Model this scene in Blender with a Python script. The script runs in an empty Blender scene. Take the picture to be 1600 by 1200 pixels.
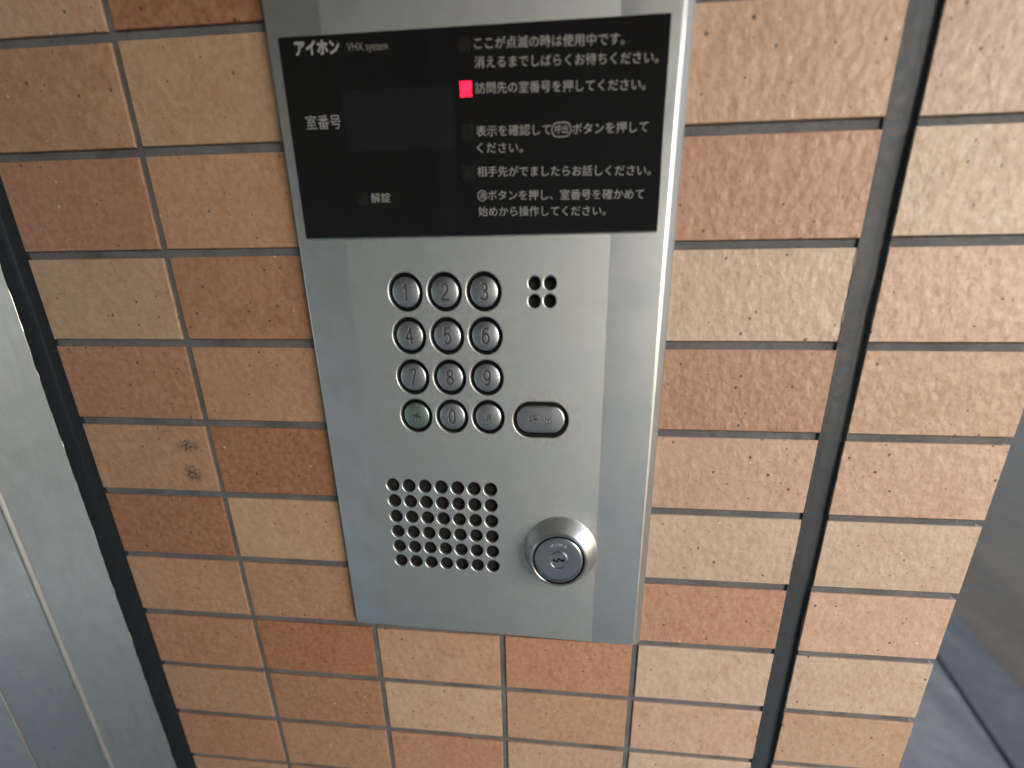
import bpy, math, random
import numpy as np
from mathutils import Matrix, Vector
random.seed(7)
sc = bpy.context.scene
COL = sc.collection
GZ = 1400.0            # wall origin stands 1.4 m above the ground; all builders work in millimetres
def W(x, y, z): return ((x) / 1000.0, (y) / 1000.0, (z + GZ) / 1000.0)

# ------------------------------------------------------------------ camera
cam_d = bpy.data.cameras.new('camera'); cam = bpy.data.objects.new('camera', cam_d); COL.objects.link(cam)
Rr = Vector((0.9940395, 0.10889764, 0.00517525)); Rd = Vector((0.04345838, -0.35226719, -0.93488994)); Rf = Vector((-0.09998424, 0.92954243, -0.35490001))
M = Matrix((Rr, -Rd, -Rf)).transposed().to_4x4(); M.translation = Vector(W(267.683, -307.288, -156.189))
cam.matrix_world = M
cam_d.sensor_width = 36.0; cam_d.lens = 750.0 / 1600 * 36
cam_d.shift_x = -51.757 / 1600; cam_d.shift_y = 232.18 / 1600
cam_d.clip_start = 0.01; cam_d.clip_end = 2000
cam_d.dof.use_dof = True; cam_d.dof.focus_distance = 0.318; cam_d.dof.aperture_fstop = 3.2
sc.camera = cam

# ------------------------------------------------------------------ sky and sun
SUN_EL, SUN_AZ = 20.5, 145.0     # azimuth clockwise from +Y (north)
w = bpy.data.worlds.new('World'); sc.world = w; w.use_nodes = True
nt = w.node_tree; bg = nt.nodes['Background']
sky = nt.nodes.new('ShaderNodeTexSky'); sky.sky_type = 'NISHITA'; sky.sun_disc = False
sky.sun_elevation = math.radians(SUN_EL); sky.sun_rotation = math.radians(SUN_AZ)
sky.dust_density = 1.0; sky.air_density = 1.0; sky.ozone_density = 1.0
nt.links.new(sky.outputs[0], bg.inputs[0]); bg.inputs[1].default_value = 0.15
sd = bpy.data.lights.new('sun', 'SUN'); sun = bpy.data.objects.new('sun', sd); COL.objects.link(sun)
sd.energy = 0.9; sd.angle = math.radians(40); sd.color = (1.0, 0.99, 0.975)
az, el = math.radians(SUN_AZ), math.radians(SUN_EL)
sdir = Vector((math.sin(az) * math.cos(el), math.cos(az) * math.cos(el), math.sin(el)))
sun.rotation_euler = sdir.to_track_quat('Z', 'Y').to_euler(); sun.location = (2, -2, 3)
sc.view_settings.view_transform = 'Standard'; sc.view_settings.look = 'None'
sc.view_settings.exposure = 1.33; sc.view_settings.gamma = 1.0; sc.view_settings.use_curve_mapping = False

# ------------------------------------------------------------------ node helpers
class N:
    def __init__(s, name):
        s.m = bpy.data.materials.new(name); s.m.use_nodes = True
        s.t = s.m.node_tree; s.b = s.t.nodes['Principled BSDF']
    def n(s, typ, ins=None, **kw):
        k = s.t.nodes.new(typ)
        for a, b in kw.items(): setattr(k, a, b)
        for a, b in (ins or {}).items(): s.put(k.inputs[a], b)
        return k
    def put(s, sock, v):
        if hasattr(v, 'is_output') and v.is_output: s.t.links.new(v, sock)
        else: sock.default_value = v
    def math(s, op, a, b=0.0, c=0.0, clamp=False):
        k = s.t.nodes.new('ShaderNodeMath'); k.operation = op; k.use_clamp = clamp
        for i, v in enumerate((a, b, c)): s.put(k.inputs[i], v)
        return k.outputs[0]
    def mix(s, f, a, b, mode='MIX'):
        k = s.t.nodes.new('ShaderNodeMix'); k.data_type = 'RGBA'; k.blend_type = mode
        s.put(k.inputs[0], f); s.put(k.inputs[6], a); s.put(k.inputs[7], b)
        return k.outputs[2]
    def ramp(s, v, lo, hi, a=0.0, b=1.0):
        k = s.n('ShaderNodeMapRange', {0: v, 1: lo, 2: hi, 3: a, 4: b}); k.clamp = True
        return k.outputs[0]
    def pos(s):
        if not hasattr(s, '_p'):
            g = s.n('ShaderNodeNewGeometry')
            s._p = s.n('ShaderNodeVectorMath', {0: g.outputs['Position'], 1: (1000, 1000, 1000)}, operation='MULTIPLY').outputs[0]
            s._p = s.n('ShaderNodeVectorMath', {0: s._p, 1: (0, 0, -GZ)}, operation='ADD').outputs[0]
        return s._p
    def noise(s, scale, detail=2.0, rough=0.5, stretch=(1, 1, 1), off=(0, 0, 0), rot=(0, 0, 0), dist=0.0):
        mp = s.n('ShaderNodeMapping', {0: s.pos(), 1: off, 2: rot, 3: stretch})
        return s.n('ShaderNodeTexNoise', {'Vector': mp.outputs[0], 'Scale': scale, 'Detail': detail, 'Roughness': rough, 'Distortion': dist}).outputs[0]
    def bump(s, h, dist, strength=1.0, prev=None):
        ins = {'Height': h, 'Distance': dist, 'Strength': strength}
        if prev is not None: ins['Normal'] = prev
        o = s.n('ShaderNodeBump', ins).outputs[0]
        s.t.links.new(o, s.b.inputs['Normal']); return o
    def set(s, **kw):
        names = dict(color='Base Color', metallic='Metallic', rough='Roughness', spec='Specular IOR Level', aniso='Anisotropic', coat='Coat Weight', coatr='Coat Roughness', emis='Emission Color', emiss='Emission Strength', rot='Anisotropic Rotation', tangent='Tangent')
        for a, b in kw.items(): s.put(s.b.inputs[names[a]], b)
        return s
def rgb(*c): return (c[0], c[1], c[2], 1.0)

def simple(name, col, rough, metallic=0.0, nscale=0.3, namt=0.15, bump=0.0, **kw):
    m = N(name); n = m.noise(nscale, 4, 0.6)
    c = m.mix(n, rgb(*[v * (1 - namt) for v in col]), rgb(*[min(1, v * (1 + namt)) for v in col]))
    m.set(color=c, metallic=metallic, rough=m.ramp(n, 0.3, 0.7, rough * 0.85, min(1, rough * 1.15)), **kw)
    if bump: m.bump(m.noise(nscale * 8, 3), bump)
    return m.m

# ------------------------------------------------------------------ materials
def mat_tile():
    m = N('glazed_clay'); oi = m.n('ShaderNodeObjectInfo')
    base = oi.outputs['Color']; rnd = oi.outputs['Random']
    off = m.n('ShaderNodeCombineXYZ', {0: m.math('MULTIPLY', rnd, 900.0), 1: m.math('MULTIPLY', rnd, 311.0), 2: m.math('MULTIPLY', rnd, 570.0)}).outputs[0]
    p = m.n('ShaderNodeVectorMath', {0: m.pos(), 1: off}, operation='ADD').outputs[0]
    def noi(scale, det, ro, dist=0.0, st=(1, 1, 1), rt=(0, 0, 0)):
        mp = m.n('ShaderNodeMapping', {0: p, 2: rt, 3: st})
        return m.n('ShaderNodeTexNoise', {'Vector': mp.outputs[0], 'Scale': scale, 'Detail': det, 'Roughness': ro, 'Distortion': dist}).outputs[0]
    big = noi(0.045, 3, 0.55); mid = noi(0.26, 4, 0.6, 0.4)
    c = m.mix(m.ramp(big, 0.3, 0.7, 0.0, 0.5), base, m.mix(1.0, base, rgb(0.82, 0.70, 0.62), 'MULTIPLY'))
    c = m.mix(m.ramp(mid, 0.35, 0.68, 0.0, 0.55), m.mix(1.0, c, rgb(0.88, 0.82, 0.78), 'MULTIPLY'), m.mix(0.4, c, rgb(0.62, 0.44, 0.30)))
    c = m.mix(m.ramp(noi(1.6, 4, 0.7), 0.42, 0.72, 0.0, 0.5), c, m.mix(1.0, c, rgb(0.66, 0.60, 0.56), 'MULTIPLY'))
    # sparse dark iron specks, and a few pale ones
    def specks(scale, r, keep, rt):
        mp = m.n('ShaderNodeMapping', {0: p, 2: rt})
        wob = m.n('ShaderNodeTexNoise', {'Vector': mp.outputs[0], 'Scale': 1.2, 'Detail': 2.0})
        v2 = m.n('ShaderNodeVectorMath', {0: mp.outputs[0], 1: wob.outputs['Color']}, operation='ADD')
        v = m.n('ShaderNodeTexVoronoi', {'Vector': v2.outputs[0], 'Scale': scale, 'Randomness': 1.0}, voronoi_dimensions='3D')
        sep = m.n('ShaderNodeSeparateColor', {0: v.outputs['Color']})
        rr = m.math('MULTIPLY', sep.outputs[1], r)
        hit = m.math('LESS_THAN', v.outputs['Distance'], rr)
        return m.math('MULTIPLY', hit, m.math('LESS_THAN', sep.outputs[0], keep))
    s1 = specks(0.15, 0.155, 0.8, (0.3, 0.2, 0.4)); s2 = specks(0.33, 0.18, 0.5, (1.1, 0.7, 0.2)); s3 = specks(0.12, 0.10, 0.25, (0.1, 1.9, 0.7))
    c = m.mix(m.math('MULTIPLY', s2, 0.65), c, rgb(0.09, 0.055, 0.045))
    c = m.mix(m.math('MULTIPLY', s1, 0.85), c, rgb(0.045, 0.032, 0.03))
    c = m.mix(m.math('MULTIPLY', s3, 0.7), c, rgb(0.62, 0.60, 0.58))
    c = m.mix(m.ramp(noi(0.09, 4, 0.65, 0.6), 0.52, 0.75, 0.0, 0.4), c, m.mix(1.0, c, rgb(0.74, 0.66, 0.62), 'MULTIPLY'))
    # grey smudge on one tile left of the panel
    sx = m.n('ShaderNodeSeparateXYZ', {0: m.pos()})
    def blob(cx, cz, rx, rz):
        a = m.math('DIVIDE', m.math('SUBTRACT', sx.outputs[0], cx), rx); b = m.math('DIVIDE', m.math('SUBTRACT', sx.outputs[2], cz), rz)
        return m.ramp(m.math('SQRT', m.math('ADD', m.math('MULTIPLY', a, a), m.math('MULTIPLY', b, b))), 0.35, 1.1, 1.0, 0.0)
    sm = m.math('MAXIMUM', blob(-17.5, -220.5, 9.5, 5.0), blob(-19, -240, 8, 6.5))
    sn = m.noise(0.45, 4, 0.7, (1, 1, 1), (3, 0, 9))
    sm = m.math('MULTIPLY', sm, m.ramp(sn, 0.43, 0.51))
    c = m.mix(m.math('MULTIPLY', sm, 0.9), c, rgb(0.035, 0.036, 0.036))
    m.set(color=c, rough=m.ramp(mid, 0.3, 0.7, 0.58, 0.44), spec=0.5)
    # wavy orange-peel relief
    h1 = noi(0.19, 1, 0.35, 0.15, (1.12, 1, 0.88), (0, 0.5, 0)); h2 = noi(0.46, 1, 0.4, 0.1); h3 = noi(2.2, 2, 0.5)
    h = m.math('ADD', m.math('MULTIPLY', h1, 1.0), m.math('ADD', m.math('MULTIPLY', h2, 0.32), m.math('MULTIPLY', h3, 0.05)))
    h = m.math('SUBTRACT', h, m.math('MULTIPLY', m.math('MAXIMUM', s1, s2), 0.15))
    m.bump(h, 0.0014, 0.5)
    return m.m

def mat_grout():
    m = N('dark_mortar'); n = m.noise(0.5, 5, 0.65); g = m.noise(3.0, 3, 0.6); b = m.noise(0.03, 3, 0.5)
    c = m.mix(n, rgb(0.10, 0.104, 0.112), rgb(0.17, 0.175, 0.185))
    c = m.mix(m.ramp(g, 0.60, 0.72), c, rgb(0.24, 0.235, 0.23)); c = m.mix(m.ramp(m.noise(0.12, 4, 0.7, off=(7, 0, 3)), 0.55, 0.75, 0, 0.6), c, rgb(0.055, 0.055, 0.06))
    c = m.mix(m.ramp(b, 0.45, 0.7, 0, 0.5), c, rgb(0.045, 0.045, 0.05))
    m.set(color=c, rough=0.85, spec=0.3); m.bump(m.math('ADD', g, n), 0.0006, 0.8); return m.m

def mat_plate():
    m = N('hairline_stainless'); sx = m.n('ShaderNodeSeparateXYZ', {0: m.pos()}); X, Z = sx.outputs[0], sx.outputs[2]
    # central matt blasted field between two smoother flanks
    left = m.ramp(m.math('SUBTRACT', X, m.math('ADD', 122.0, m.math('MULTIPLY', Z, 0.016))), -1.2, 1.6)
    right = m.ramp(X, 269.6, 270.1, 1.0, 0.0)
    f = m.math('MULTIPLY', left, right)
    grime = m.noise(0.035, 4, 0.6); hair = m.noise(1.0, 3, 0.6, (5.0, 1, 0.03)); fine = m.noise(1.6, 4, 0.7)
    base = m.mix(f, rgb(0.83, 0.875, 0.92), rgb(0.635, 0.68, 0.70))
    base = m.mix(m.ramp(grime, 0.42, 0.68, 0.0, 0.28), base, rgb(0.40, 0.39, 0.34))
    base = m.mix(m.ramp(fine, 0.63, 0.75, 0.0, 0.4), base, rgb(0.30, 0.29, 0.26))
    # finger grime round the call button and under the keys
    def blob(cx, cz, rx, rz):
        a = m.math('DIVIDE', m.math('SUBTRACT', X, cx), rx); b = m.math('DIVIDE', m.math('SUBTRACT', Z, cz), rz)
        return m.ramp(m.math('SQRT', m.math('ADD', m.math('MULTIPLY', a, a), m.math('MULTIPLY', b, b))), 0.45, 1.15, 1.0, 0.0)
    dn = m.noise(0.22, 4, 0.65)
    dirt = m.math('MULTIPLY', m.math('MAXIMUM', m.math('MAXIMUM', blob(232.5, -196.4, 24, 18), m.math('MULTIPLY', blob(176, -160, 42, 54), 0.5)), m.math('MULTIPLY', blob(246, -284, 33, 33), 0.7)), m.ramp(dn, 0.38, 0.66))
    base = m.mix(m.math('MULTIPLY', dirt, 0.75), base, rgb(0.20, 0.18, 0.15))
    # scratches
    def scratches(rt, sc_, th):
        mp = m.n('ShaderNodeMapping', {0: m.pos(), 2: (0, rt, 0), 3: (1.0, 1, 0.05)})
        v = m.n('ShaderNodeTexNoise', {'Vector': mp.outputs[0], 'Scale': sc_, 'Detail': 1.0})
        a = m.math('ABSOLUTE', m.math('SUBTRACT', v.outputs[0], 0.5))
        return m.ramp(a, 0.0, th, 1.0, 0.0)
    gate = m.ramp(m.noise(0.06, 2, 0.5, off=(50, 0, 20)), 0.50, 0.62)
    scr = m.math('MULTIPLY', m.math('MAXIMUM', scratches(0.55, 0.30, 0.006), scratches(-0.45, 0.26, 0.006)), gate)
    base = m.mix(m.math('MULTIPLY', scr, 0.5), base, rgb(0.8, 0.8, 0.8))
    r = m.mix(f, rgb(0.31, 0.31, 0.31), rgb(0.47, 0.47, 0.47)); r = m.math('ADD', r, m.ramp(grime, 0.3, 0.7, -0.03, 0.05)); r = m.math('ADD', r, m.math('MULTIPLY', dirt, 0.2))
    m.set(color=base, metallic=1.0, rough=r)
    hb = m.math('ADD', m.math('MULTIPLY', hair, 0.9), m.math('MULTIPLY', m.noise(2.5, 2, 0.5), 0.5))
    m.bump(hb, 0.00006, 0.5); return m.m

def mat_metal(name, col, rough, hair=(1, 1, 1), hs=2.0, bd=0.00004, stain=0.25, streak=0.0, aniso=0.0):
    m = N(name); g = m.noise(0.05, 4, 0.6); h = m.noise(hs, 3, 0.6, hair)
    c = m.mix(m.ramp(g, 0.4, 0.75, 0.0, stain), rgb(*col), rgb(*[v * 0.6 for v in col]))
    if streak: c = m.mix(m.ramp(h, 0.35, 0.7, 0, streak), c, rgb(*[min(1, v * 1.25) for v in col]))
    m.set(color=c, metallic=1.0, rough=m.ramp(m.math('ADD', m.math('MULTIPLY', g, 0.5), m.math('MULTIPLY', h, 0.5)), 0.3, 0.7, rough * 0.8, rough * 1.25), aniso=aniso)
    m.bump(h, bd, 0.6); return m.m

def mat_key(name, col):
    m = N(name); at = m.n('ShaderNodeAttribute', attribute_name='ink'); n = m.noise(0.6, 4, 0.6)
    ink = at.outputs['Fac']
    c = m.mix(m.ramp(n, 0.4, 0.75, 0, 0.25), rgb(*col), rgb(*[v * 0.62 for v in col]))
    c = m.mix(m.math('MULTIPLY', ink, 0.93), c, rgb(0.02, 0.02, 0.025))
    m.set(color=c, metallic=m.ramp(ink, 0.0, 1.0, 1.0, 0.2), rough=m.math('ADD', m.ramp(n, 0.3, 0.7, 0.30, 0.42), m.math('MULTIPLY', ink, 0.4)), spec=0.25)
    m.bump(m.noise(3.0, 2), 0.00003, 0.5); return m.m

def mat_seal(name='grey_black_sealant', k=1.0):
    m = N(name); n = m.noise(0.15, 4, 0.6); d = m.noise(0.4, 5, 0.7, off=(9, 0, 4))
    c = m.mix(n, rgb(0.034 * k, 0.043 * k, 0.058 * k), rgb(0.05 * k, 0.063 * k, 0.083 * k))
    c = m.mix(m.ramp(d, 0.58, 0.8, 0, 0.55), c, rgb(0.10, 0.09, 0.07))
    m.set(color=c, rough=m.ramp(n, 0.3, 0.7, 0.5, 0.62), spec=0.35); m.bump(m.noise(0.25, 3), 0.0006, 0.5); return m.m

def mat_emit(name, col, s):
    m = N(name); m.set(color=rgb(0.4, 0.01, 0.02), rough=0.3, emis=rgb(*col), emiss=m.ramp(m.noise(0.35, 2, 0.5, off=(4, 0, 1)), 0.35, 0.65, s * 0.7, s * 1.5)); return m.m

def mat_ground(name, c1, c2, sc_, rough=0.8, joint=None):
    m = N(name); n = m.noise(sc_, 6, 0.65); n2 = m.noise(sc_ * 0.5, 4, 0.6, (1, 0.12, 1), rot=(0, 0, 0.23))
    c = m.mix(m.ramp(n, 0.3, 0.7), rgb(*c1), rgb(*c2)); c = m.mix(m.ramp(n2, 0.35, 0.7, 0, 0.6), c, rgb(*[v * 0.55 for v in c1]))
    m.set(color=c, rough=rough); m.bump(n, 0.002, 0.5); return m.m

TILE = mat_tile(); GROUT = mat_grout(); PLATE = mat_plate(); SEAL = mat_seal(k=0.5); SEAL_L = mat_seal('black_sealant', 0.26)
STEEL = mat_metal('brushed_casing', (0.98, 0.87, 0.79), 0.36, (1.3, 1.3, 0.02), 1.0, 0.00009, 0.45, 0.6)
STEEL_D = mat_metal('polished_casing', (0.98, 0.89, 0.81), 0.30, (1, 1, 0.15), 0.15, 0.000008, 0.3)
EDGE = mat_metal('folded_edge', (0.38, 0.395, 0.40), 0.5, (1, 1, 0.1), 1.0, 0.00003, 0.1)
RIM = mat_metal('satin_nickel', (0.55, 0.56, 0.56), 0.28, (1, 1, 1), 2.2, 0.00003, 0.15)
CYL = mat_metal('polished_nickel', (0.50, 0.52, 0.58), 0.2, (1, 1, 1), 2.0, 0.00002, 0.1)
KEYM = mat_key('pewter_key', (0.45, 0.475, 0.515)); KEYG = mat_key('greenish_key', (0.34, 0.44, 0.40))
GLASS = N('black_acrylic'); _s = GLASS.noise(0.06, 4, 0.6); GLASS.set(color=rgb(0.006, 0.006, 0.007), rough=GLASS.ramp(_s, 0.35, 0.7, 0.04, 0.11), spec=0.4); GLASS = GLASS.m
PRINT = simple('white_print', (0.25, 0.255, 0.245), 0.6); PRINT_D = simple('grey_print', (0.20, 0.20, 0.19), 0.6)
WINDOW = simple('smoked_window', (0.0084, 0.0094, 0.0115), 0.07, spec=0.42); LAMP_OFF = simple('unlit_lens', (0.012, 0.011, 0.011), 0.25, spec=0.4)
RUBBER = simple('black_rubber', (0.005, 0.005, 0.005), 0.75, spec=0.2); DARK = simple('hollow_black', (0.004, 0.004, 0.004), 0.9)
LED = mat_emit('lit_red_lens', (1.0, 0.008, 0.035), 1.2)
ENGR = simple('engraving', (0.75, 0.75, 0.75), 0.4, 0.6)

# ------------------------------------------------------------------ object helpers
def tag(o, label=None, cat=None, group=None, kind=None):
    if label: o['label'] = label
    if cat: o['category'] = cat
    if group: o['group'] = group
    if kind: o['kind'] = kind
    return o
def empty(name, x, y, z):
    o = bpy.data.objects.new(name, None); COL.objects.link(o); o.location = W(x, y, z); o.empty_display_size = 0.05
    o['_o'] = (x, y, z); return o
def origin(p):
    x = y = z = 0.0
    while p is not None:
        o = p.get('_o', (0, 0, 0)); x += o[0]; y += o[1]; z += o[2]; p = p.parent
    return x, y, z
def mesh(name, V, F, mat, parent=None, at=None, smooth=False, attr=None):
    """V in absolute wall millimetres; the object's own origin sits at `at`."""
    V = np.asarray(V, float)
    if at is None: at = (V[:, 0].mean(), V[:, 1].mean(), V[:, 2].mean())
    me = bpy.data.meshes.new(name); me.from_pydata(((V - np.array(at)) / 1000.0).tolist(), [], [tuple(int(i) for i in f) for f in F]); me.update()
    if smooth: me.polygons.foreach_set('use_smooth', [True] * len(me.polygons))
    me.materials.append(mat)
    if attr is not None:
        a = me.attributes.new('ink', 'FLOAT', 'POINT'); a.data.foreach_set('value', np.asarray(attr, np.float32))
    return place(name, me, parent, at)
def place(name, me, parent, at):
    o = bpy.data.objects.new(name, me); COL.objects.link(o)
    if parent is not None:
        px = origin(parent); o.parent = parent; o.location = tuple((a - b) / 1000.0 for a, b in zip(at, px)); o['_o'] = tuple(a - b for a, b in zip(at, px))
    else:
        o.location = W(*at); o['_o'] = tuple(at)
    return o
def boxgeo(x0, x1, y0, y1, z0, z1, b=0.0):
    """box whose front (-y, y0) edges are chamfered by b"""
    V = [(x0, y1, z0), (x1, y1, z0), (x1, y1, z1), (x0, y1, z1), (x0, y0 + b, z0), (x1, y0 + b, z0), (x1, y0 + b, z1), (x0, y0 + b, z1)]
    F = [(0, 3, 2, 1)[::-1], (0, 4, 5, 1)[::-1], (1, 5, 6, 2)[::-1], (2, 6, 7, 3)[::-1], (3, 7, 4, 0)[::-1]]
    if b:
        V += [(x0 + b, y0, z0 + b), (x1 - b, y0, z0 + b), (x1 - b, y0, z1 - b), (x0 + b, y0, z1 - b)]
        F += [(4, 8, 9, 5)[::-1], (5, 9, 10, 6)[::-1], (6, 10, 11, 7)[::-1], (7, 11, 8, 4)[::-1], (8, 11, 10, 9)[::-1]]
    else: F.append((4, 7, 6, 5)[::-1])
    return V, F
def fixn(me):
    import bmesh
    bm = bmesh.new(); bm.from_mesh(me); bmesh.ops.recalc_face_normals(bm, faces=bm.faces); bm.to_mesh(me); bm.free()
def box(name, x0, x1, y0, y1, z0, z1, mat, parent=None, b=0.0):
    V, F = boxgeo(x0, x1, y0, y1, z0, z1, b); o = mesh(name, V, F, mat, parent, ((x0 + x1) / 2, y1, (z0 + z1) / 2)); fixn(o.data); return o
def lathe(name, cx, y0, cz, prof, mat, parent, n=72, smooth=True, axis=None):
    V = []; F = []
    for r, h in prof:
        for k in range(n):
            a = 2 * math.pi * k / n; V.append((cx + r * math.cos(a), y0 - h, cz + r * math.sin(a)))
    for j in range(len(prof) - 1):
        for k in range(n):
            a, b = j * n + k, j * n + (k + 1) % n; F.append((a, b, b + n, a + n))
    o = mesh(name, V, F, mat, parent, (cx, y0, cz), smooth); fixn(o.data)
    if smooth: o.data.set_sharp_from_angle(angle=math.radians(28))
    return o
def circ(cx, cz, r, n=40): return [(cx + r * math.cos(2 * math.pi * k / n), cz + r * math.sin(2 * math.pi * k / n)) for k in range(n)]
def stadium(cx, cz, w_, h_, n=20):
    r = h_ / 2; d = w_ / 2 - r; P = []
    for k in range(n + 1):
        a = -math.pi / 2 + math.pi * k / n; P.append((cx + d + r * math.cos(a), cz + r * math.sin(a)))
    for k in range(n + 1):
        a = math.pi / 2 + math.pi * k / n; P.append((cx - d + r * math.cos(a), cz + r * math.sin(a)))
    return P
ROT = Matrix.Rotation(math.pi / 2, 4, 'X')
def curve_mesh(cu):
    tmp = bpy.data.objects.new('tmp', cu); COL.objects.link(tmp)
    dg = bpy.context.evaluated_depsgraph_get(); me = bpy.data.meshes.new_from_object(tmp.evaluated_get(dg))
    bpy.data.objects.remove(tmp); bpy.data.curves.remove(cu); return me
def plate(name, loops, yf, thick, bevel, mat, parent, at):
    """2-D outline with holes in (X,Z) mm -> solid plate, front at yf, back at yf+thick"""
    cu = bpy.data.curves.new(name, 'CURVE'); cu.dimensions = '2D'; cu.fill_mode = 'BOTH'
    cu.extrude = max(thick / 2 - bevel, 0.01); cu.bevel_depth = bevel; cu.bevel_resolution = 2 if bevel else 0; cu.offset = -bevel
    for L in loops:
        s = cu.splines.new('POLY'); s.points.add(len(L) - 1); s.use_cyclic_u = True
        for i, (x, z) in enumerate(L): s.points[i].co = (x - at[0], z - at[2], 0, 1)
    me = curve_mesh(cu); me.name = name
    me.transform(Matrix.Scale(0.001, 4) @ Matrix.Translation((0, yf + thick / 2 - at[1], 0)) @ ROT)
    me.materials.clear(); me.materials.append(mat)
    return place(name, me, parent, at)
def text(name, s, x0, x1, z0, z1, em, y, mat, parent, weight=0.0, shear=0.0, thick=0.05, zc=0.34):
    """one printed line between x0 and x1, its ends centred on z0 and z1"""
    cu = bpy.data.curves.new(name, 'FONT'); cu.body = s; cu.size = 1.0; cu.offset = weight; cu.extrude = 0.0; cu.resolution_u = 4; cu.shear = shear
    me = curve_mesh(cu); me.name = name
    co = np.empty(len(me.vertices) * 3); me.vertices.foreach_get('co', co); co = co.reshape(-1, 3)
    a, b = co[:, 0].min(), co[:, 0].max(); t = (co[:, 0] - a) / (b - a)
    X = x0 + t * (x1 - x0); Z = z0 + t * (z1 - z0) + (co[:, 1] - zc) * em
    at = ((x0 + x1) / 2, y, (z0 + z1) / 2)
    out = np.stack([(X - at[0]) / 1000, np.full(len(X), 0.0), (Z - at[2]) / 1000], 1)
    me.vertices.foreach_set('co', out.ravel()); me.update(); me.materials.clear(); me.materials.append(mat)
    return place(name, me, parent, at)

# ------------------------------------------------------------------ ground and surroundings
def ground_poly(name, P, z, mat, th=None):
    V = [(x, y, z) for x, y in P]; F = [tuple(range(len(P)))]
    if th:
        n = len(P); V += [(x, y, z - th) for x, y in P]; F += [(i, i + n, (i + 1) % n + n, (i + 1) % n) for i in range(n)]
    o = mesh(name, V, F, mat, None, (V[0][0], V[0][1], z)); fixn(o.data)
    if o.data.polygons[0].normal.z < 0: o.data.flip_normals()
    return o
G_ROAD = mat_ground('brown_paving', (0.092, 0.064, 0.036), (0.130, 0.094, 0.056), 0.012)
G_KERB = mat_ground('grey_concrete', (0.085, 0.08, 0.072), (0.13, 0.122, 0.112), 0.02)
G_FLOOR = mat_ground('porch_tile_floor', (0.31, 0.305, 0.285), (0.39, 0.385, 0.365), 0.008, 0.8)
tag(ground_poly('ground', [(-150e3, -150e3), (150e3, -150e3), (150e3, 150e3), (-150e3, 150e3)], -GZ, G_ROAD), kind='structure')
G_GUT = mat_ground('worn_concrete', (0.15, 0.132, 0.11), (0.22, 0.197, 0.168), 0.02)
def X_at(x, y): return x + 0.24 * (y - 1500)
tag(ground_poly('porch_floor', [(-3500, -3200), (X_at(1180, -3200), -3200), (X_at(1180, 9000), 9000), (-3500, 9000)], -GZ + 90, G_FLOOR, 90), kind='structure')
tag(ground_poly('gutter', [(X_at(1186, -3200), -3200), (X_at(1668, -3200), -3200), (X_at(1668, 9000), 9000), (X_at(1186, 9000), 9000)], -GZ + 86, G_GUT, 86), kind='structure')
tag(ground_poly('kerb', [(X_at(1690, -3200), -3200), (X_at(1900, -3200), -3200), (X_at(1900, 9000), 9000), (X_at(1690, 9000), 9000)], -GZ + 82, G_KERB, 82), kind='structure')

# ------------------------------------------------------------------ tiled wall
BEIGE, TAN, PEACH, ORNG, DEEP, PINK = (0.46, 0.325, 0.212), (0.42, 0.257, 0.158), (0.47, 0.295, 0.205), (0.375, 0.195, 0.115), (0.32, 0.14, 0.07), (0.46, 0.32, 0.23)
wall = empty('tiled_wall', 206, 40, -GZ)
tag(wall, 'wall of beige, tan and orange speckled clay tiles with dark mortar joints', 'wall', kind='thing')
for a, b in ((-95.6, 400.6), (416.1, 504)): box('mortar_bed', a, b, 1.7, 12, -GZ + 95, 719, GROUT, wall)
box('backing', -96, 504, 12, 180, -GZ + 95, 719, GROUT, wall)
cols = {'L': (-95.5, -2.4), 'P': (2.4, 98), 'Q': (103, 199.6), 'S': (204.4, 299.6), 'R': (304.6, 400.5), 'T': (416, 507.3)}
pal = {
 'L': {-3: TAN, -2: ORNG, -1: PINK, 0: TAN, 1: ORNG, 2: BEIGE, 3: ORNG, 4: TAN, 5: DEEP, 6: TAN, 7: ORNG, 8: TAN, 9: ORNG, 10: TAN, 11: ORNG, 12: BEIGE, 13: TAN, 14: ORNG, 15: DEEP, 16: TAN},
 'P': {-3: ORNG, -2: TAN, -1: DEEP, 0: BEIGE, 1: TAN, 2: ORNG, 3: TAN, 4: DEEP, 5: BEIGE, 6: TAN, 7: DEEP, 8: ORNG, 9: TAN, 10: ORNG, 11: BEIGE, 12: ORNG, 13: BEIGE, 14: TAN, 15: ORNG, 16: TAN},
 'Q': {7: TAN, 8: BEIGE, 9: ORNG, 10: DEEP, 11: TAN, 12: BEIGE, 13: ORNG, 14: TAN, 15: BEIGE, 16: DEEP},
 'S': {7: ORNG, 8: TAN, 9: PINK, 10: TAN, 11: DEEP, 12: ORNG, 13: TAN, 14: DEEP, 15: TAN, 16: BEIGE},
 'R': {-3: BEIGE, -2: ORNG, -1: TAN, 0: TAN, 1: ORNG, 2: BEIGE, 3: ORNG, 4: PEACH, 5: BEIGE, 6: ORNG, 7: BEIGE, 8: PEACH, 9: BEIGE, 10: ORNG, 11: TAN, 12: PEACH, 13: BEIGE, 14: TAN, 15: ORNG, 16: PEACH},
 'T': {-3: TAN, -2: PEACH, -1: BEIGE, 0: PINK, 1: BEIGE, 2: PEACH, 3: TAN, 4: PEACH, 5: BEIGE, 6: PEACH, 7: BEIGE, 8: TAN, 9: PEACH, 10: BEIGE, 11: ORNG, 12: TAN, 13: PEACH, 14: BEIGE, 15: TAN, 16: ORNG}}
tile_me = {}
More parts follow.
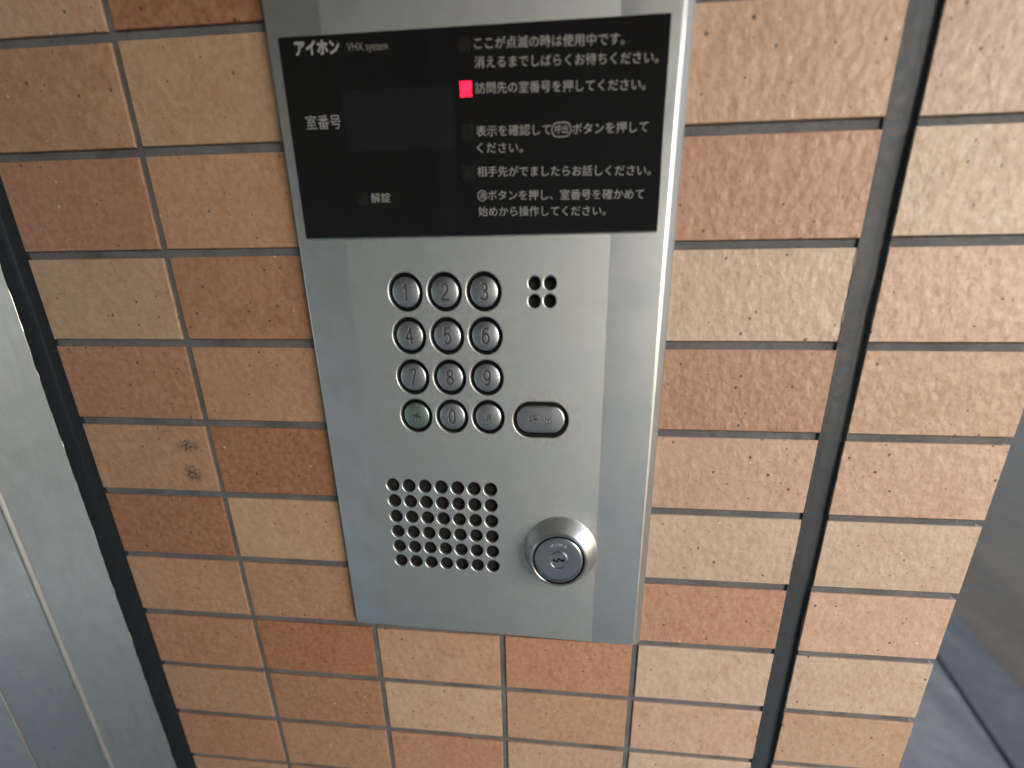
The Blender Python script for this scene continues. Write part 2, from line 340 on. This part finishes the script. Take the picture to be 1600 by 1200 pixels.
for c, (x0, x1) in cols.items():
    V, F = boxgeo(x0, x1, 0, 6, -23.2, 23.2, 0.35)
    cx = (x0 + x1) / 2
    me = bpy.data.meshes.new('tile'); me.from_pydata([((x - cx) / 1000, (y - 6) / 1000, z / 1000) for x, y, z in V], [], F); me.materials.append(TILE); fixn(me); tile_me[c] = me
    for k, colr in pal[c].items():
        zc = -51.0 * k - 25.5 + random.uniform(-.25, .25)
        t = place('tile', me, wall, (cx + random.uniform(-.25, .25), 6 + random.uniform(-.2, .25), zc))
        if c in 'RT': colr = {BEIGE: (0.505, 0.425, 0.35), TAN: (0.46, 0.33, 0.245), PEACH: (0.495, 0.36, 0.295), ORNG: (0.415, 0.25, 0.18), PINK: (0.455, 0.355, 0.295)}.get(colr, colr)   # brighter, cooler light and sheen on the right mixed into these colours
        if c in 'QS': colr = {BEIGE: (0.49, 0.375, 0.275), TAN: (0.45, 0.295, 0.20), ORNG: (0.405, 0.225, 0.15), DEEP: (0.36, 0.18, 0.11), PINK: (0.48, 0.36, 0.28)}.get(colr, colr)  # columns under the panel: part of that right-hand light in the colour too
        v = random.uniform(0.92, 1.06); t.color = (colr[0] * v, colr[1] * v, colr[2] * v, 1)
        t.rotation_euler = (random.uniform(-.003, .003), random.uniform(-.0015, .0015), random.uniform(-.003, .003))

def bead(name, x0, x1, zb, zt, prof, rag, parent, seed):
    """sealant joint: cross-section prof [(u 0..1, y)], ragged long edges"""
    rs = random.Random(seed); n = 420; V = []; F = []
    le = [0.0] * (n + 1); re = [0.0] * (n + 1); a = b = 0
    for i in range(n + 1):
        a = a * 0.75 + rs.gauss(0, rag); b = b * 0.75 + rs.gauss(0, rag)
        le[i] = a; re[i] = b
    for i in range(n + 1):
        z = zb + (zt - zb) * i / n; sag = 0.35 * math.sin(z * 0.021 + seed) + 0.2 * math.sin(z * 0.07)
        for u, y in prof: V.append((x0 + le[i] * (1 - u) + (x1 - x0) * u + re[i] * u, y + sag * (1 if 0.1 < u < 0.9 else 0.2), z))
    m_ = len(prof)
    for i in range(n):
        for j in range(m_ - 1): q = i * m_ + j; F.append((q, q + 1, q + 1 + m_, q + m_))
    o = mesh(name, V, F, SEAL, parent, ((x0 + x1) / 2, 0, -GZ + 95), True)
    return o
conc = [(0, 1.6), (0.02, 0.1), (0.07, 0.5), (0.18, 0.75), (0.32, 1.05), (0.46, 1.5), (0.58, 2.1), (0.68, 2.75), (0.77, 3.3), (0.85, 3.3), (0.92, 2.2), (0.97, 0.4), (1, 1.6)]
conv = [(0, 1.2), (0.05, -0.2), (0.25, 1.6), (0.42, 1.5), (0.55, 0.2), (0.64, -0.5), (0.73, 0.0), (0.85, 1.4), (0.95, 0.8), (1, 1.8)]
for nm, g in (('sealant', (399.6, 416.9, conc, 0.20, 3)), ):
    o = bead(nm, g[0], g[1], -860, 300, g[2], g[3], wall, g[4]); o['label'] = 'grey-black concave sealant strip between the right tile columns'
o = bead('sealant', -117.5, -94.6, -860, 300, conv, 0.18, wall, 5); o.data.materials[0] = SEAL_L; o['label'] = 'black ridged sealant strip beside the steel door casing'

# ------------------------------------------------------------------ steel door casing at the left
cas = empty('door_casing', -190, 0, -GZ + 95)
tag(cas, 'brushed stainless steel door casing left of the tiled wall, with a bright folded edge', 'door frame', kind='thing')
box('brushed_face', -185.8, -116.6, 0.4, 60, -GZ + 95, 719, STEEL, cas, 0.5)
V = []; F = []
pr = [(-185.8, 0.9), (-186.6, -0.2), (-187.4, -1.4), (-188.2, -1.9), (-189.0, -2.1)]
for z in (-GZ + 95, 719): V += [(x, y, z) for x, y in pr]
F = [(i, i + 1, i + 6, i + 5) for i in range(4)]
o = mesh('folded_edge', V, F, EDGE, cas, None, True); fixn(o.data)
box('side_face', -268.2, -189.0, -2.1, 60, -GZ + 95, 719, STEEL_D, cas)
box('dark_gap', -270.6, -268.2, 4, 60, -GZ + 95, 719, DARK, cas)
box('outer_face', -1300, -270.6, -1.9, 60, -GZ + 95, 719, STEEL, cas, 0.5)

# ------------------------------------------------------------------ intercom panel
pan = empty('intercom_panel', 199, 2.2, -352)
tag(pan, 'stainless steel intercom panel with black glass display, numbered keys and key lock on the tiles', 'intercom', kind='thing')
YP = -9.0; PX0, PX1, PZ0, PZ1 = 92.7, 299.2, -352.2, 95.0
KX = [153.6, 176.7, 199.7]; KZ = [-125.1, -148.5, -171.9, -195.2]
KEYS = [(KX[i % 3], KZ[i // 3], s) for i, s in enumerate('123456789*0c')]
HO = []
outer = [(PX0, PZ0 + 2.6), (PX1, PZ0 - 1.6), (PX1, PZ1), (PX0, PZ1)]
loops = [outer] + [circ(x, z, 10.15, 56) for x, z, _ in KEYS] + [stadium(232.4, -196.3, 34.2, 21.4, 28)]
SPK = [(133.1 + 11.04 * i, -240.75 - 0.16 * i - 11.02 * j) for j in range(6) for i in range(7)]
MIC = [(228.8, -121.0), (237.6, -121.0), (228.7, -130.1), (237.5, -130.0)]
loops += [circ(x, z, 4.4, 28) for x, z in SPK] + [circ(x, z, 3.5, 28) for x, z in MIC]
fp = plate('faceplate', loops, YP, 3.0, 0.7, PLATE, pan, (196, YP, -352))
# right-hand folded flange and the housing behind
V = []
prf = [(PX1 - 0.15, YP + 0.5), (PX1 + 1.2, YP + 0.9), (303.6, -4.6), (304.5, -3.4), (304.5, 1.0)]
for z in (PZ0 - 1.6, PZ1): V += [(x, y, z) for x, y in prf]
o = mesh('folded_flange', V, [(i, i + 1, i + 6, i + 5) for i in range(4)], EDGE, pan); fixn(o.data)
plate('housing', [[(PX0 + 0.9, PZ0 + 3.4), (303.6, PZ0 - 0.6), (303.6, PZ1 - 1), (PX0 + 0.9, PZ1 - 1)]], YP + 5.0, 6.0, 0.0, DARK, pan, (196, YP, -352))
plate('faceplate_rim', [[(PX0 + 0.3, PZ0 + 2.9), (PX1, PZ0 - 1.2), (PX1, PZ1 - 0.5), (PX0 + 0.3, PZ1 - 0.5)], [(PX0 + 2, PZ0 + 5), (PX1 - 1.6, PZ0 + 1), (PX1 - 1.6, PZ1 - 2), (PX0 + 2, PZ1 - 2)]], YP + 2.9, 4.6, 0.0, PLATE, pan, (196, YP, -352))

# key tops: domed grids with the characters truly engraved
def arc(cx, cy, rx, ry, a0, a1, n=14): return [(cx + rx * math.cos(math.radians(a0 + (a1 - a0) * k / n)), cy + ry * math.sin(math.radians(a0 + (a1 - a0) * k / n))) for k in range(n + 1)]
GL = {
 '1': [[(-0.30, 0.26), (0.05, 0.5), (0.05, -0.5)]],
 '2': [arc(0, 0.22, 0.42, 0.28, 165, -35) + [(-0.45, -0.5), (0.48, -0.5)]],
 '3': [arc(-0.02, 0.26, 0.40, 0.24, 140, -90) , arc(-0.02, -0.24, 0.45, 0.26, 90, -145)],
 '4': [[(0.22, -0.5), (0.22, 0.5), (-0.48, -0.2), (0.5, -0.2)]],
 '5': [[(0.40, 0.5), (-0.32, 0.5), (-0.38, 0.04)] + arc(-0.02, -0.18, 0.44, 0.32, 130, -140)],
 '6': [arc(0.02, -0.18, 0.44, 0.32, 0, 360, 24), [(-0.42, -0.18), (-0.34, 0.2)] + arc(0.06, 0.16, 0.40, 0.34, 165, 50)],
 '7': [[(-0.45, 0.5), (0.45, 0.5), (-0.12, -0.5)]],
 '8': [arc(0, 0.26, 0.36, 0.24, 0, 360, 24), arc(0, -0.24, 0.45, 0.26, 0, 360, 24)],
 '9': [arc(-0.02, 0.18, 0.44, 0.32, 0, 360, 24), [(0.42, 0.18), (0.34, -0.2)] + arc(-0.06, -0.16, 0.40, 0.34, -15, -130)],
 '0': [arc(0, 0, 0.38, 0.5, 0, 360, 28)],
 '*': [[(0, 0.42), (0, -0.42)], [(-0.58, 0.06), (0.58, -0.06)], [(-0.42, 0.3), (0.42, -0.3)], [(-0.42, -0.3), (0.42, 0.3)]],
 'c': [[(-.85, .8), (-.6, .6)], [(-.95, .25), (-.7, .05)], [(-.9, -.8), (-.6, -.2)], [(.12, .95), (.12, .4)], [(-.35, .8), (-.15, .5)], [(.6, .8), (.4, .5)], [(-.3, -.85), (-.3, .35), (.58, .35), (.58, -.85), (.4, -.8)], [(-.3, 0), (.58, 0)], [(-.3, -.35), (.58, -.35)]],
 'K': [[(-.95, .5), (-.45, .5), (-.45, -.3), (-.95, -.3), (-.95, .5)], [(-.2, .72), (.8, .92)], [(.32, .8), (.32, -.9), (.08, -.75)], [(-.05, .5), (.05, .2)], [(.72, .55), (.56, .2)], [(-.25, 0), (.95, 0)]],
 'D': [[(0, .95), (0, -.8)], [(-.62, .65), (-.62, .1), (.62, .1), (.62, .65)], [(-.8, -.15), (-.8, -.82), (.8, -.82), (.8, -.15)]],
}
def strokes(ch, cx, cz, sx, sz):
    S = []
    for L in GL[ch]:
        for (a, b), (c, d) in zip(L[:-1], L[1:]): S.append((cx + a * sx, cz + b * sz, cx + c * sx, cz + d * sz))
    return S
def sdist(px, pz, S):
    d = np.full(px.shape, 1e9)
    for a, b, c, e in S:
        vx, vz = c - a, e - b; L = vx * vx + vz * vz + 1e-9
        t = np.clip(((px - a) * vx + (pz - b) * vz) / L, 0, 1)
        d = np.minimum(d, np.hypot(px - a - t * vx, pz - b - t * vz))
    return d
def keycap(name, cx, cz, straight, R, ytop, sag, S, wd, dep, mat, parent, label=None, step=0.2, inkk=1.0):
    """dome over a disc (or stadium of straight half-length `straight`), engraved along strokes S"""
    nr = int(R / step); na = 150 if straight == 0 else 190
    V = []; ink = []
    ang = np.linspace(0, 2 * np.pi, na, endpoint=False)
    rings = np.concatenate([np.linspace(0.02, 0.90, nr), [0.94, 0.975, 0.995, 1.0, 1.0]]) 
    X = []; Z = []; Y = []
    for j, r in enumerate(rings):
        x = np.cos(ang) * R * r; z = np.sin(ang) * R * r
        if straight: x = x + np.clip(np.cos(ang) * 3.5, -1, 1) * straight * min(1, r / 0.9 + 0.0)
        h = sag * (1 - min(r, 0.94) ** 2.2)
        e = {nr: 0.06, nr + 1: 0.22, nr + 2: 0.55, nr + 3: 1.1, nr + 4: 4.0}.get(j, 0.0)
        X.append(x); Z.append(z); Y.append(np.full_like(x, ytop + (sag - h) + e))
    X = np.array(X); Z = np.array(Z); Y = np.array(Y)
    d = sdist(X, Z, S); g = np.clip(1 - d / wd, 0, 1); g = g * g * (3 - 2 * g)
    lip = np.exp(-((d - wd * 1.25) / (wd * 0.35)) ** 2) * 0.05
    Y = Y + g * dep - lip
    ink = np.clip((wd * 0.9 - d) / (wd * 0.3), 0, 1) * inkk
    V = np.stack([X.ravel() + cx, Y.ravel(), Z.ravel() + cz], 1); m_ = len(rings); F = []
    for j in range(m_ - 1):
        for k in range(na):
            a, b = j * na + k, j * na + (k + 1) % na; F.append((a, b, b + na, a + na))
    F.append(tuple(range(na))[::-1])
    o = mesh(name, V, F, mat, parent, (cx, ytop + 4, cz), True, ink.ravel()); fixn(o.data)
    if label: o['label'] = label
    return o
def ring(name, cx, cz, mat, parent):
    return lathe(name, cx, YP, cz, [(10.6, -5.0), (10.0, -3.2), (9.7, -1.9), (9.2, -1.7), (8.7, -2.6), (8.2, -4.6)], mat, parent, 56)
for x, z, s in KEYS:
    b = ring('key_bezel', x, z, RUBBER, pan)
    if s == 'c': S = strokes('c', 0, 0, 2.6, 2.7); wd, dep, ik = 0.44, 0.12, 1.0
    elif s == '*': S = strokes('*', 0, 0, 4.4, 6.6); wd, dep, ik = 0.55, 0.3, 1.0
    else: S = strokes(s, 0, 0, 4.3 if s != '0' else 4.6, 8.3); wd, dep, ik = 0.85, 0.28, 1.0
    lab = 'green-tinted key with a star sign' if s == '*' else None
    keycap('key', x, z, 0, 8.15, YP - 0.6, 1.25, S, wd, dep, KEYG if s == '*' else KEYM, pan, lab, inkk=ik)
plate('key_bezel', [stadium(232.4, -196.3, 34.6, 21.8, 28), stadium(232.4, -196.3, 29.6, 17.0, 28)], YP + 1.9, 3.0, 0.2, RUBBER, pan, (232.4, YP, -196.3))
keycap('call_button', 232.4, -195.9, 6.6, 8.3, YP - 0.9, 1.1, strokes('K', -4.4, -0.2, 2.8, 2.9) + strokes('D', 4.7, -0.2, 2.5, 2.7), 0.44, 0.12, KEYM, pan, 'wide oval call button', inkk=1.0)

# display glass with its print
glass = plate('display_glass', [[(98.9, -97.7), (294.1, -97.2), (293.2, -10.3), (99.4, -10.3)]], YP - 2.0, 2.0, 0.35, GLASS, pan, (196, YP, -97)); glass['label'] = 'black glass display with white Japanese instructions'
YG = YP - 2.0 - 0.06
text('lettering', 'ここが点滅の時は使用中です。', 199.9, 272.2, -17.3, -18.8, 4.9, YG, PRINT, glass)
text('lettering', '消えるまでしばらくお待ちください。', 199.7, 288.6, -24.5, -26.3, 4.9, YG, PRINT, glass)
text('lettering', '訪問先の室番号を押してください。', 199.6, 283.3, -34.5, -36.2, 4.9, YG, PRINT, glass)
text('lettering', '表示を確認して', 199.3, 237.7, -51.9, -52.4, 4.9, YG, PRINT, glass)
text('lettering', 'ボタンを押して', 248.3, 285.9, -52.6, -52.8, 4.9, YG, PRINT, glass)
text('lettering', '呼出', 239.6, 246.2, -52.5, -52.5, 3.9, YG, PRINT, glass, 0.0)
plate('symbol_outline', [stadium(242.9, -52.5, 10.0, 6.2), stadium(242.9, -52.5, 9.2, 5.4)], YG - 0.02, 0.05, 0.0, PRINT, glass, (242.9, YG, -52.5))
text('lettering', 'ください。', 199.4, 223.2, -58.9, -59.4, 4.9, YG, PRINT, glass)
text('lettering', '相手先がでましたらお話しください。', 199.1, 288.6, -69.1, -70.8, 4.9, YG, PRINT, glass)
text('lettering', '消', 199.5, 202.9, -79.6, -79.6, 3.6, YG, PRINT, glass, 0.0)
plate('symbol_outline', [circ(201.2, -79.6, 2.55), circ(201.2, -79.6, 2.2)], YG - 0.02, 0.05, 0.0, PRINT, glass, (201.2, YG, -79.6))
text('lettering', 'ボタンを押し、室番号を確かめて', 204.2, 286.0, -79.7, -80.9, 4.9, YG, PRINT, glass)
text('lettering', '始めから操作してください。', 198.9, 266.8, -86.9, -87.8, 4.9, YG, PRINT, glass)
text('lettering', 'アイホン', 107.9, 131.4, -15.2, -15.6, 6.4, YG, PRINT, glass, 0.045)
text('lettering', 'VHX system', 135.4, 156.2, -15.6, -16.0, 4.6, YG, PRINT_D, glass, -0.01)
text('lettering', '室番号', 108.4, 127.5, -45.4, -45.6, 6.6, YG, PRINT, glass)
text('lettering', '解錠', 139.6, 150.5, -79.5, -79.6, 5.0, YG, PRINT, glass)
box('number_window', 129.6, 188.4, YG - 0.02, YG + 0.3, -58.2, -32.8, WINDOW, glass)
def lens(x, z, mat, lab=None):
    o = box('indicator_lamp', x - 2.9, x + 2.9, YG - 0.05, YG + 0.3, z - 3.1, z + 3.1, mat, glass, 0.04)
    if lab: o['label'] = lab
lens(194.8, -34.5, LED, 'lit red indicator lamp')
for x, z in ((194.8, -17.3), (194.6, -51.9), (194.0, -69.2), (134.7, -79.5)): lens(x, z, LAMP_OFF)

# ------------------------------------------------------------------ key cylinder
LX, LZ = 246.2, -282.9
lock = lathe('key_lock', LX, YP, LZ, [(24.0, -0.02), (24.6, 0.5), (24.4, 1.6), (23.4, 3.0), (18.9, 15.2), (18.5, 16.4), (17.9, 17.0), (17.2, 16.9), (16.75, 16.2), (16.7, 12.5)], RIM, pan, 112); lock['label'] = 'round nickel key lock with a conical collar'
lathe('groove', LX, YP, LZ, [(16.8, 13.2), (15.6, 13.2)], DARK, lock, 64)
lathe('cylinder_face', LX, YP, LZ, [(15.9, 12.8), (15.9, 15.4), (15.5, 16.1), (14.4, 16.6), (12.5, 16.75), (9.5, 16.55), (6.3, 16.3), (6.2, 15.0)], CYL, lock, 96)
lathe('plug_ring', LX, YP, LZ, [(6.25, 15.6), (6.2, 17.1), (5.9, 17.5), (5.3, 17.45), (5.0, 16.9), (4.95, 15.2)], RIM, lock, 56)
slot = [(-3.6, 0.9), (-2.4, 1.1), (-1.9, 0.4), (-1.0, 0.5), (-0.5, 1.7), (0.6, 1.9), (1.3, 0.9), (2.2, 1.1), (3.7, 1.0), (3.8, -0.4), (2.4, -0.7), (1.8, 0.1), (0.9, 0.0), (0.2, -0.6), (-0.4, -0.4), (-1.2, -1.2), (-2.2, -0.6), (-3.4, -0.9), (-3.9, 0.0)]
plate('plug', [circ(LX, LZ, 5.0, 40), [(LX + a, LZ + b) for a, b in slot]], YP - 16.5, 2.2, 0.12, CYL, lock, (LX, YP - 15, LZ))
plate('keyway', [circ(LX, LZ, 4.9, 32)], YP - 14.2, 1.0, 0.0, DARK, lock, (LX, YP - 14, LZ))
plate('ward', [[(LX - 2.6, LZ - 0.2), (LX - 1.9, LZ + 0.7), (LX - 1.2, LZ + 0.3), (LX - 1.4, LZ - 0.5)], [(LX - 0.6, LZ - 1.0), (LX + 0.2, LZ + 0.6), (LX + 0.7, LZ - 0.4), (LX, LZ - 1.2)]], YP - 15.9, 1.2, 0.1, RIM, lock, (LX, YP - 15.5, LZ))
eng = empty  # engraved maker's letters along an arc
for i, chh in enumerate('MIWA'):
    a = math.radians([112, 98.5, 85, 67][i]); r = 10.9; cu = bpy.data.curves.new('engraved_letter', 'FONT'); cu.body = chh; cu.align_x = 'CENTER'; cu.align_y = 'CENTER'; cu.resolution_u = 3
    me = curve_mesh(cu); me.transform(Matrix.Scale(0.001, 4) @ ROT @ Matrix.Rotation(a - math.pi / 2, 4, 'Z') @ Matrix.Diagonal((3.0, 3.0, 3.0, 1))); me.name = 'engraved_letter'
    me.materials.clear(); me.materials.append(ENGR)
    place('engraved_letter', me, lock, (LX + r * math.cos(a), YP - 16.78, LZ + r * math.sin(a)))

# ------------------------------------------------------------------ out-of-view roof, wall and pipe, added to shade and reflect
CEIL = simple('porch_plaster', (0.36, 0.32, 0.26), 0.8, nscale=0.01)
c = empty('porch_shade_roof', -200, -400, 720); tag(c, 'unseen flat plaster porch roof, height and edge set to shade the upper tiles', 'roof', kind='thing')  # out of view; height and front edge set to shade the upper tiles
box('slab', -3500, 1300, -1330, 182, 720, 880, CEIL, c)
c = empty('added_shade_wall', -1200, -1300, -GZ + 90); tag(c, 'plain pale plastered wall added out of view to hold the sun off the left side', 'wall', kind='thing')  # unseen wall, added; its right end cuts the sun off the left side
box('shade_wall_face', -2300, 960, -1420, -1300, -GZ + 90, 720, simple('pale_render', (0.64, 0.605, 0.53), 0.85, nscale=0.02), c)

V = [(-183 + 22 * math.cos(k * math.pi / 10), -1268 + 22 * math.sin(k * math.pi / 10), z) for z in (-GZ + 90, 718) for k in range(20)]
o = mesh('streak_pipe', V, [(k, (k + 1) % 20, (k + 1) % 20 + 20, k + 20) for k in range(20)], simple('pale_pipe', (0.75, 0.76, 0.78), 0.4), None, (-183, -1268, -GZ + 90), True); fixn(o.data)  # added only so a pale streak reflects in the display glass
tag(o, 'pale round pipe added behind the camera to reflect as a streak in the glass', 'pipe', kind='thing')

for o in bpy.data.objects:
    if '_o' in o: del o['_o']
